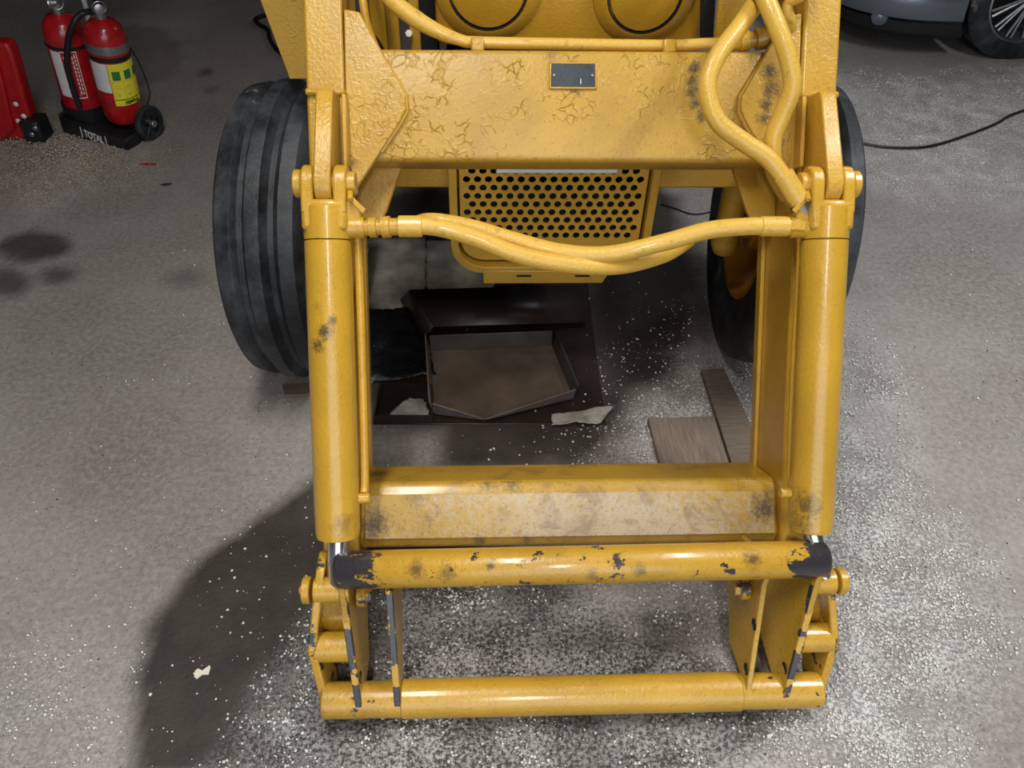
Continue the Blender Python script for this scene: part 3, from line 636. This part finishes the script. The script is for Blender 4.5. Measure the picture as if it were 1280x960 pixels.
# drip tray
tz = .010; H = .05
c4 = [at(543, 516, Z=tz), at(716, 497, Z=tz), at(690, 432, Z=tz), at(538, 438, Z=tz)]
fm_ = at(606, 524, Z=tz)
tr = thing('drip_tray', sum(c4, V())/4*1.0, 'shallow rusty metal drip tray with a bent front edge under the tractor', 'tray')
base = [c4[0], fm_, c4[1], c4[2], c4[3]]
MB().prism([V((p.x, p.y, .005)) for p in base], (0, 0, .005)).build('tray_bottom', 'traymetal', tr)
n = len(base)
for i in range(n):
    a, b = base[i], base[(i+1) % n]; d = (b-a).normalized(); o_ = V((d.y, -d.x, 0))
    hh = .045 if i in (0, 1) else .05
    h0 = .05 if i == 0 else hh; h1 = .05
    if i == 0: h0, h1 = .050, .014
    if i == 1: h0, h1 = .014, .045
    if i == 4: h0, h1 = .07, .05
    m = MB(); th = .004
    m.hexa([a, b, b+o_*th, a+o_*th, a+V((0, 0, h0))+o_*.010, b+V((0, 0, h1))+o_*.010, b+V((0, 0, h1))+o_*(.010+th), a+V((0, 0, h0))+o_*(.010+th)])
    m.build('tray_wall', 'trayshade' if i in (2, 3) else 'trayedge', tr, .001)  # back and right walls use a darker copy with shade in its colour
# low open box at the left with film in it
lb = thing('low_box', at(505, 505, Z=0)*1.0, 'low dark open box left of the drip tray with film inside', 'box')
q4 = [at(470, 528, Z=.006), at(540, 528, Z=.006), at(540, 490, Z=.006), at(480, 488, Z=.006)]
MB().prism([V((p.x, p.y, .004)) for p in q4], (0, 0, .003)).build('box_bottom', 'oily', lb)
for i in range(4):
    a, b = q4[i], q4[(i+1) % 4]; d = (b-a).normalized(); o_ = V((d.y, -d.x, 0))*.003
    MB().prism([a, b, b+o_, a+o_], (0, 0, .03)).build('box_side', 'oily', lb)
crumple('plastic_film', [(480, 524), (538, 522), (530, 500), (512, 498)], 'film', 'torn pale plastic film lying inside the low dark box', 'plastic film', .010, 12, z=.010)

# ------------------------------------------------------------------ small floor items
def scrap(name, px, py, pts, mat, label, cat, th=.0015, z=.001):
    c = at(px, py, Z=0); k = 1.0/F_PX*((c-CP).dot(CA))
    o = MB().prism([V((c.x+x*k, c.y-y*k*1.35, z)) for x, y in pts], (0, 0, th)).build(name, mat); return tag(o, label, cat)
scrap('paper_scrap', 253, 840, [(-9, -1), (-6, -3), (0, -1), (7, -6), (9, -4), (9, 3), (1, 3), (-4, 7), (-8, 5)], 'scrap', 'small torn cream paper scrap on the dark damp floor stain', 'paper')
scrap('plastic_sliver', 184, 206, [(-10, 0), (-2, -2), (11, -1), (12, 1), (2, 2)], 'redplastic', 'thin red plastic sliver on the floor below the extinguishers', 'debris', .003)
scrap('wood_chip', 208, 231, [(-7, 1), (-1, -2), (6, -2), (5, 1), (-2, 3)], 'debris', 'tiny dark chip on bare floor below the red sliver', 'debris', .003)
def cable(name, pix, r, label, z=None, cat='cable'):
    pts = [V((*at(x, y, Z=0)[:2], r+(h if h else 0))) for x, y, h in pix]
    return tag(MB().tube(pts, r, 8, 8).build(name, 'black'), label, cat)
cable('power_cable', [(1060, 178, 0), (1082, 182, 0), (1110, 186, 0), (1150, 186, 0), (1180, 180, 0), (1215, 168, .0), (1245, 156, .0), (1262, 146, .0), (1300, 132, .0), (1400, 90, 0)], .0065, 'black power cable snaking from behind the right tyre')
cable('thin_wire', [(826, 256, 0), (845, 262, 0), (862, 268, 0), (878, 268, 0), (900, 262, 0)], .003, 'thin dark wire on the floor seen under the axle', cat='wire')
cable('rubber_hose', [(360, 20, 0), (332, 22, 0), (320, 27, 0), (324, 33, 0), (335, 40, 0), (338, 52, 0), (350, 68, 0), (380, 85, 0)], .012, 'looped black rubber hose on the floor beside the guard panel', cat='hose')

# ------------------------------------------------------------------ fire extinguishers on a trolley
TC = V((*at(128, 172, Z=0)[:2], 0))
e0, e1 = at(80, 168, Z=.0), at(160, 188, Z=.0)
ux = (e1-e0); LW = ux.length; ux.normalize(); uy = V((-ux.y, ux.x, 0)); TO = V((*e0[:2], .012))
tilt = Matrix.Rotation(math.radians(8.0), 3, uy)          # the trolley leans on the litter
def tp(x, y, z): return TO+tilt @ (ux*x+uy*y+V((0, 0, z)))
tz_ = tilt @ V((0, 0, 1))
def tbox(m, x0, x1, y0, y1, z0, z1):
    return m.hexa([tp(x0, y0, z0), tp(x1, y0, z0), tp(x1, y1, z0), tp(x0, y1, z0), tp(x0, y0, z1), tp(x1, y0, z1), tp(x1, y1, z1), tp(x0, y1, z1)])
tr = thing('extinguisher_trolley', (TO.x, TO.y, 0), 'black two-wheeled trolley with white lettering under the two fire extinguishers', 'trolley')
LD2 = .20
m = MB(); tbox(m, 0, LW, 0, LD2, 0, .012); tbox(m, .01, LW-.01, .01, LD2-.01, .012, .048)
tbox(m, 0, LW, 0, .012, 0, .075); tbox(m, 0, LW, LD2-.012, LD2, 0, .09); tbox(m, 0, .012, 0, LD2, 0, .085); tbox(m, LW-.012, LW, 0, LD2, 0, .085)
base_o = m.build('base', 'black', tr, .004)
def ttext(txt, org, xd, zd, size, mat, parent, name='lettering', ext=.0006, sx_=1.):
    cu = bpy.data.curves.new(name, 'FONT'); cu.body = txt; cu.size = size; cu.extrude = ext; cu.align_x = 'CENTER'; cu.align_y = 'CENTER'; cu.offset = size*.03
    tmp = bpy.data.objects.new(name, cu); COL.objects.link(tmp)
    dg = bpy.context.evaluated_depsgraph_get(); me = bpy.data.meshes.new_from_object(tmp.evaluated_get(dg)); bpy.data.objects.remove(tmp)
    me.materials.clear(); me.materials.append(MT[mat])
    nd = xd.cross(zd); R3 = Matrix((xd, zd, nd)).transposed().to_4x4(); R3.translation = V(org)-root_loc(parent)
    me.transform(R3 @ Matrix.Diagonal((sx_, 1, 1, 1))); o = bpy.data.objects.new(name, me); COL.objects.link(o); o.parent = parent; return o
ttext('TOTAL', tp(LW*.50, -.002, .038), tilt @ ux, tz_, .044, 'white', base_o, sx_=.70)
m = MB()
for a, b, c, d in ((.31, .325, .012, .062), (.675, .69, .012, .062)): tbox(m, LW*a, LW*a+.003, -.002, 0, c, d)
m.build('lettering_bracket', 'white', base_o)
for x, y in ((LW+.030, .13), (-.02, .17)):
    c = tp(x, y, 0); c.z = .072; axw = (tilt @ ux); axw.z = 0; axw.normalize()
    w = MB().lathe(c-axw*.018, axw, [(0, .062), (.006, .070), (.012, .072), (.022, .072), (.028, .070), (.032, .062), (.030, .054), (.018, .052), (.018, .02), (.016, .02), (.016, .052), (.002, .054)], 40, closed=True).build('wheel', 'rubber', tr)
    h = MB().cyl(c-axw*.02, c+axw*.03, .014, 16)
    h.build('hub', 'steel', w)
    for k in range(5):
        u = 2*math.pi*k/5; d = V((0, 0, 1))*math.cos(u)+axw.cross(V((0, 0, 1)))*math.sin(u)
        MB().tube([c+d*.012+axw*.006, c+d*.054+axw*.002], .007, 8, 1).build('spoke', 'black', w)
hy = TO.y+.24; MB().tube([at(122, 120, Y=hy), at(109, 18, Y=hy), at(96, -20, Y=hy), at(85, -60, Y=hy)], .010, 12).build('handle', 'white', tr)

def extinguisher(px_, py_, z0, label, front):
    c = at(px_, py_, Z=z0); R = .078; ex = thing('fire_extinguisher', (c.x, c.y, c.z), label, 'fire extinguisher', 'fire extinguishers on the trolley')
    H_ = .425
    pr = [(0, .055), (.004, .068), (.02, R-.003), (.035, R), (.120, R), (.1215, R-.0015), (.123, R), (H_-.075, R), (H_-.055, R*.97), (H_-.03, R*.84), (H_-.012, R*.62), (H_-.003, R*.35), (H_, .024)]
    body = MB().lathe(c, tz_, pr, 56).build('cylinder_body', 'red', ex)
    MB().lathe(c+tz_*(H_-.118), tz_, [(0, R+.0005), (0, R+.0028), (.012 if not front else .034, R+.0028), (.012 if not front else .034, R+.0005)], 48, closed=True).build('metal_band' if front else 'strap', 'steel' if front else 'black', ex)
    if front: MB().lathe(c+tz_*(H_-.147), tz_, [(0, R+.0005), (0, R+.0025), (.018, R+.0025), (.018, R+.0005)], 48, closed=True).build('strap', 'black', ex)
    fx = (CP-c); fx.z = 0; fx.normalize(); sx = V((fx.y, -fx.x, 0))*-1
    def lab(a0, a1, z0_, z1_, mat, name, par=None, r=R+.0012, k=10):
        vs = []; 
        for i in range(k+1):
            u = math.radians(a0+(a1-a0)*i/k); dd = fx*math.cos(u)+sx*math.sin(u); dd = (dd-tz_*dd.dot(tz_)).normalized()
            for zz in (z0_, z1_): vs += [c+tz_*zz+dd*r, c+tz_*zz+dd*(r-.001)]
        fs = []
        for i in range(k):
            b = i*4; e = b+4; fs += [(b, e, e+2, b+2), (b+1, b+3, e+3, e+1), (b, b+1, e+1, e), (b+2, e+2, e+3, b+3)]
        fs += [(0, 2, 3, 1), (k*4, k*4+1, k*4+3, k*4+2)]
        return MB().add(vs, fs).build(name, mat, par or ex)
    def lettering(txt, ang, zz, size, mat, par):
        u = math.radians(ang); dd = fx*math.cos(u)+sx*math.sin(u); dd = (dd-tz_*dd.dot(tz_)).normalized(); xd = tz_.cross(dd)
        return ttext(txt, c+tz_*zz+dd*(R+.0022), xd, tz_, size, mat, par, ext=.0003)
    sg = 1 if V((-1, 0, 0)).dot(sx) < 0 else -1           # +angle goes to the right of the picture
    L = lambda a0, a1, *r, **k: lab(sg*a0, sg*a1, *r, **k)
    if front:
        s = L(-18, 80, .095, .272, 'sticker', 'instruction_label')
        L(-78, -20, .150, .272, 'white', 'white_label')
        for a in (-10, 24, 58): L(a, a+22, .205, .242, 'green', 'pictogram', par=s, r=R+.002)
        for a in (-14, 16, 46, 76): L(a, a+1.2, .115, .200, 'orangeprint', 'label_rule', par=s, r=R+.0018, k=2)
        L(-16, 78, .120, .123, 'ink', 'label_rule', par=s, r=R+.0018); L(-16, 78, .198, .200, 'orangeprint', 'label_rule', par=s, r=R+.0018)
        for a in (-8, 22, 52): 
            for zz in (.17, .178): L(a, a+16, zz, zz+.0035, 'orangeprint', 'label_rule', par=s, r=R+.0018, k=3)
            L(a+4, a+10, .136, .148, 'orangeprint', 'pictogram', par=s, r=R+.0018, k=3)
        lettering('TEMPUL', sg*31, .108, .019, 'ink', s)
    else:
        for a0, a1, z0_, z1_ in ((-62, -30, .11, .30), ): L(a0, a1, z0_, z1_, 'white', 'white_label')
        for a0, a1, z0_, z1_ in ((-30, 14, .30, .304), (-30, 14, .106, .110), (12, 14, .106, .304)): L(a0, a1, z0_, z1_, 'white', 'label_border')
        for i, a in enumerate((-24, -16, -2, 5)):
            k_ = .125
            while k_ < .28:
                hh = random.uniform(.008, .018); L(a, a+3.4, k_, k_+hh, 'white', 'label_print', k=2); k_ += hh+.006
    # valve head
    tpz = c+tz_*H_
    MB().cyl(tpz-tz_*.004, tpz+tz_*.035, .022, 20).build('valve_collar', 'steel', ex)
    v = MB().cyl(tpz+tz_*.03, tpz+tz_*.085, .016, 16).build('valve', 'black' if front else 'steel', ex)
    g_ = MB().lathe(tpz+tz_*.045+fx*.018, (fx if front else -sx*sg), [(0, .012), (.02, .014), (.022, .019), (.03, .019), (.032, .014)], 20).build('pressure_gauge', 'steel', ex)
    lv = MB(); 
    for zz in (.085, .112): lv.hexa([tpz+tz_*zz+sx*a+fx*b+tz_*q_ for q_ in (0, .006) for a, b in ((-.02, -.01), (.10, -.01), (.10, .01), (-.02, .01))])
    lv.build('lever', 'steel' if not front else 'black', ex, .001)
    ring = [tpz+tz_*.05+fx*.045+(sx*math.cos(u)+tz_*math.sin(u))*.024 for u in np.linspace(0, 6.283, 18)]
    MB().tube(ring, .0022, 6, 1).build('pull_ring', 'steel', ex)
    return c, tpz, fx, sx*sg
c2, t2, f2, s2_ = extinguisher(108, 141, .062, 'rear left red fire extinguisher with white lettered label and black strap', False)
c1, t1, f1, s1_ = extinguisher(156, 147, .058, 'front right red fire extinguisher with yellow label and steel band', True)
hs = tag(MB().tube([at(120, 14, Y=t1.y-.02), at(105, 16, Y=c2.y-.08), at(93, 27, Y=c2.y-.11), at(85, 52, Y=c2.y-.115), at(84, 82, Y=c2.y-.112), at(91, 110, Y=c2.y-.11), at(100, 135, Y=c2.y-.105)], .0115, 12, 10).build('discharge_hose', 'black'), 'black discharge hose hanging in front of the rear left extinguisher', 'hose')
tag(MB().tube([at(160, 55, Y=c1.y+.05), at(172, 75, Y=c1.y+.10), at(182, 98, Y=c1.y+.12), at(187, 118, Y=c1.y+.12), at(183, 134, Y=c1.y+.10)], .003, 8, 8).build('strap_end', 'black'), 'thin black strap hanging behind the front right extinguisher', 'strap')
cup = MB().lathe(c2-tz_*.006, tz_, [(0, .084), (.062, .086), (.062, .0795), (.004, .0795), (.004, .001), (0, .001)], 36, closed=True).build('holder_cup', 'black', tr)

# ------------------------------------------------------------------ red implement cover at the far left
Yc = 3.12
def rp(px, py): return at(px, py, Y=Yc)
rc = thing('red_machine_cover', V((rp(0, 170).x, Yc, 0)), 'red pointed machine cover with bolts at the left edge of picture', 'machine')
pr = [rp(8, 54), rp(15, 66), rp(38, 148), rp(42, 160), rp(36, 172), rp(26, 182)]
pr = [V((p.x, 0, max(p.z, .006))) for p in pr]; xl = pr[0].x-.55
poly = pr+[V((xl, 0, .006)), V((xl, 0, pr[0].z))]
cov = MB().prism([V((p.x, Yc, p.z)) for p in poly], (0, .07, 0)).build('cover_shell', 'redplastic', rc, .012, seg=3)
ins = [pr[0]+V((-.045, 0, -.02)), pr[2]+V((-.07, 0, 0)), pr[3]+V((-.07, 0, 0)), pr[5]+V((-.05, 0, .01)), V((xl+.05, 0, .02)), V((xl+.05, 0, pr[0].z-.02))]
MB().prism([V((p.x, Yc-.018, p.z)) for p in ins], (0, .02, 0)).build('raised_panel', 'redplastic', cov, .008, seg=3)
for x, y in ((20, 130), (30, 145), (23, 151)):
    p = at(x, y, Y=Yc-.02); MB().lathe(p, (0, -1, 0), [(0, .010), (.003, .010), (.006, .006)], 14).build('bolt', 'white', cov)
ft = MB(); p = at(40, 163, Y=Yc-.03); ft.box((p.x-.035, Yc-.05, .01), (p.x+.045, Yc+.05, p.z+.045)); ft.build('foot_bracket', 'black', rc, .01)
for x, y in ((44, 160), (40, 168)):
    p = at(x, y, Y=Yc-.055); MB().lathe(p, (0, -1, 0), [(0, .010), (.004, .010), (.006, .007)], 12).build('bolt', 'steel', rc)
MB().tube([at(46, 165, Y=Yc-.03), at(56, 148, Y=Yc+.02)], .006, 8, 1).build('pin', 'black', rc)

# ------------------------------------------------------------------ silver car, only its front corner in view
wc = at(1293, 0, Y=4.1); CX, CY = wc.x, 4.1
car = thing('car', (CX+1.1, CY+.85, 0), 'silver blue car parked at the top right, bumper and wheel showing', 'car')
def outline(x0, x1, y0, y1, r, n=10, bulge=.0):
    pts = []
    for cx, cy, a0 in ((x0+r, y0+r*.8, 180), (x1-r, y0+r*.8, 270), (x1-r, y1-r*.8, 0), (x0+r, y1-r*.8, 90)):
        for k in range(n):
            u = math.radians(a0+90*k/(n-1)); pts.append((cx+r*math.cos(u), cy+r*.8*math.sin(u)))
    return pts
x0, x1, y0, y1 = CX-.96, CX+3.35, CY-.06, CY+1.68
def loft(levels, name, mat):
    m = MB(); vs = []; n = 0
    for z, i in levels:
        o_ = outline(x0+i, x1-i, y0+i*.6, y1-i*.6, .48); n = len(o_); vs += [(x, y, z) for x, y in o_]
    L_ = len(levels); fs = [(a*n+k, a*n+(k+1) % n, (a+1)*n+(k+1) % n, (a+1)*n+k) for a in range(L_-1) for k in range(n)]
    m.add(vs, fs+[tuple(range(n))[::-1], tuple(range((L_-1)*n, L_*n))]); return m.build(name, mat, car)
body = loft([(.195, .05), (.215, .015), (.28, 0), (.34, .006), (.36, .02), (.40, .0), (.55, .0), (.70, .03), (.78, .08), (.92, .2)], 'body_shell', 'carpaint')
lip = loft([(.115, .10), (.14, .045), (.196, .035)], 'lower_bumper', 'black')
cab = MB(); A_ = [(x0+1.0, y0+.18), (x1-.5, y0+.18), (x1-.5, y1-.18), (x0+1.0, y1-.18)]; B_ = [(x0+1.7, y0+.32), (x1-1.0, y0+.32), (x1-1.0, y1-.32), (x0+1.7, y1-.32)]
cab.hexa([(x, y, .9) for x, y in A_]+[(x, y, 1.42) for x, y in B_]); cab.build('cabin_glass', 'blackfilm', car, .05, seg=4)
for yy in (CY-.04, CY+1.66):
    for xx in (CX, CX+2.6):
        cut = MB().cyl((xx, yy-.25 if yy < CY+1 else yy-.05, .33), (xx, yy+.22 if yy < CY+1 else yy+.3, .33), .375, 40).build('arch_cutter', 'black')
        for o_ in (body, lip):
            b = o_.modifiers.new('arch', 'BOOLEAN'); b.object = cut; b.operation = 'DIFFERENCE'
        dg = bpy.context.evaluated_depsgraph_get()
        for o_ in (body, lip):
            me2 = bpy.data.meshes.new_from_object(o_.evaluated_get(dg)); o_.modifiers.clear(); o_.data = me2
            me2.shade_smooth(); me2.set_sharp_from_angle(angle=math.radians(30))
        bpy.data.objects.remove(cut)
        s = -1 if yy < CY+1 else 1; yo = yy if s < 0 else yy; c = V((xx, yo-s*.02, .325)); ax = V((0, s, 0))
        w = MB().lathe(c-ax*.2, ax, [(0, .22), (.01, .30), (.03, .322), (.10, .325), (.17, .322), (.19, .30), (.20, .235), (.17, .225), (.03, .21)], 64, closed=True).build('wheel', 'rubber', car)
        MB().lathe(c-ax*.2, ax, [(.02, .222), (.19, .232), (.195, .222), (.12, .205), (.02, .205)], 48, closed=True).build('rim', 'steel', w)
        MB().lathe(c-ax*.2, ax, [(.02, .21), (.05, .21), (.05, .0), (.02, .0)], 32).build('brake_backing', 'ink', w)
        MB().cyl(c-ax*.06, c-ax*.015, .045, 20).build('wheel_centre', 'steel', w)
        for k in range(14):
            u = 2*math.pi*k/14
            for e in (-.07, .07):
                d = V((math.cos(u+e), 0, math.sin(u+e))); d0 = V((math.cos(u+e*.5), 0, math.sin(u+e*.5)))
                MB().tube([c+d0*.03-ax*.03, c+d*.21-ax*.025], .0075, 6, 1).build('spoke', 'steel', w)
p = at(1124, 17, Y=y0+.02); fl_ = at(1112, 17, Z=.215)
fo = MB().lathe(V((p.x, y0+.30, .195)), (-.25, -1, .05), [(0, .03), (.17, .05), (.20, .045), (.215, .02)], 24).build('fog_lamp', 'carpaint', car)

# far dark tyre lying at the top of the picture
p = at(208, -48, Z=.10)
tag(MB().lathe((p.x, p.y, .002), (0, 0, 1), [(0, .24), (.01, .30), (.05, .33), (.15, .33), (.19, .30), (.20, .24), (.18, .19), (.02, .19)], 48, closed=True).build('spare_tyre', 'black'), 'black tyre lying flat in the dark at the top of the picture', 'tyre')

# ------------------------------------------------------------------ spilt granules (nobody could count them)
def grains(name, N, region, dens, size, mat, label, cat, lift=None):
    P = np.column_stack([RNG.uniform(region[0], region[1], N), RNG.uniform(region[2], region[3], N)])
    keep = RNG.random(N) < dens(P); P = P[keep]; n = len(P)
    sz = size[0]+(size[1]-size[0])*RNG.random(n)**2.5
    O6 = np.array([(1, 0, 0), (0, 1, 0), (-1, 0, 0), (0, -1, 0), (0, 0, .8), (0, 0, -.8)], float)
    jit = RNG.uniform(.55, 1.25, (n, 6, 1)); ang = RNG.uniform(0, 6.28, n)
    ca, sa = np.cos(ang), np.sin(ang)
    Vv = O6[None]*jit*sz[:, None, None]*.5
    Vx = Vv[..., 0]*ca[:, None]-Vv[..., 1]*sa[:, None]; Vy = Vv[..., 0]*sa[:, None]+Vv[..., 1]*ca[:, None]
    z0 = sz*.32+(lift(P) if lift else 0)
    co = np.stack([Vx+P[:, 0:1], Vy+P[:, 1:2], Vv[..., 2]+np.reshape(z0, (-1, 1))], -1).reshape(-1, 3)
    tri = np.array([(0, 1, 4), (1, 2, 4), (2, 3, 4), (3, 0, 4), (1, 0, 5), (2, 1, 5), (3, 2, 5), (0, 3, 5)])
    fi = (tri[None]+np.arange(n)[:, None, None]*6).reshape(-1).astype('i')
    me = bpy.data.meshes.new(name); me.vertices.add(len(co)); me.vertices.foreach_set('co', co.astype('f').ravel())
    me.loops.add(len(fi)); me.loops.foreach_set('vertex_index', fi); me.polygons.add(len(fi)//3)
    me.polygons.foreach_set('loop_start', (np.arange(len(fi)//3)*3).astype('i')); me.update(calc_edges=True)
    me.materials.append(MT[mat]); o = bpy.data.objects.new(name, me); COL.objects.link(o)
    return tag(o, label, cat, kind='stuff')
def dn(P):
    d = powder(P); cl = np.clip((fbm(P, 22)-.34)*3.2, 0, 1.3)*np.clip((fbm(P+11, 5)-.25)*3, .15, 1.2)
    spr = .004+.05*soft(P, [(680, 600), (700, 480), (850, 380), (900, 460), (800, 600)], .1)
    spr = spr+.016*soft(P, [(200, 980), (250, 720), (400, 640), (410, 980)], .25)
    return np.clip(d*cl, 0, 1)+spr
grains('spilt_granules', 330000, (-1.3, 1.9, .25, 2.3), dn, (.0028, .0105), 'grain', 'white absorbent granules scattered over the concrete around the loader', 'granules')
grains('far_granules', 110000, (.6, 3.1, 2.3, 4.0), lambda P: dn(P)*.7, (.003, .010), 'grain', 'pale powdery granules on the floor between tyre and silver car', 'granules')
def mound(P):
    d = np.clip(sdist(P, gp([(-60, 215), (-60, 180), (30, 150), (120, 160), (165, 190), (60, 225)]))/.25, 0, 1)
    return d*d*(3-2*d)*.035
def dmound(P): return soft(P, [(-80, 240), (-80, 170), (30, 150), (120, 150), (180, 190), (140, 225), (40, 250)], .25)**1.5*np.clip((fbm(P, 9)-.2)*2, .15, 1)
grains('litter_pile', 70000, (-2.9, -1.3, 2.6, 3.6), dmound, (.004, .013), 'graindark', 'heap of tan litter granules in front of the extinguisher trolley', 'litter', lambda P: mound(P)*.5)
grains('floor_grit', 14000, (-2.6, 2.2, .2, 3.6), lambda P: np.full(len(P), .25), (.0015, .006), 'debris', 'dark grit and crumbs scattered over the whole concrete floor', 'grit')
print('objects', len(bpy.data.objects))
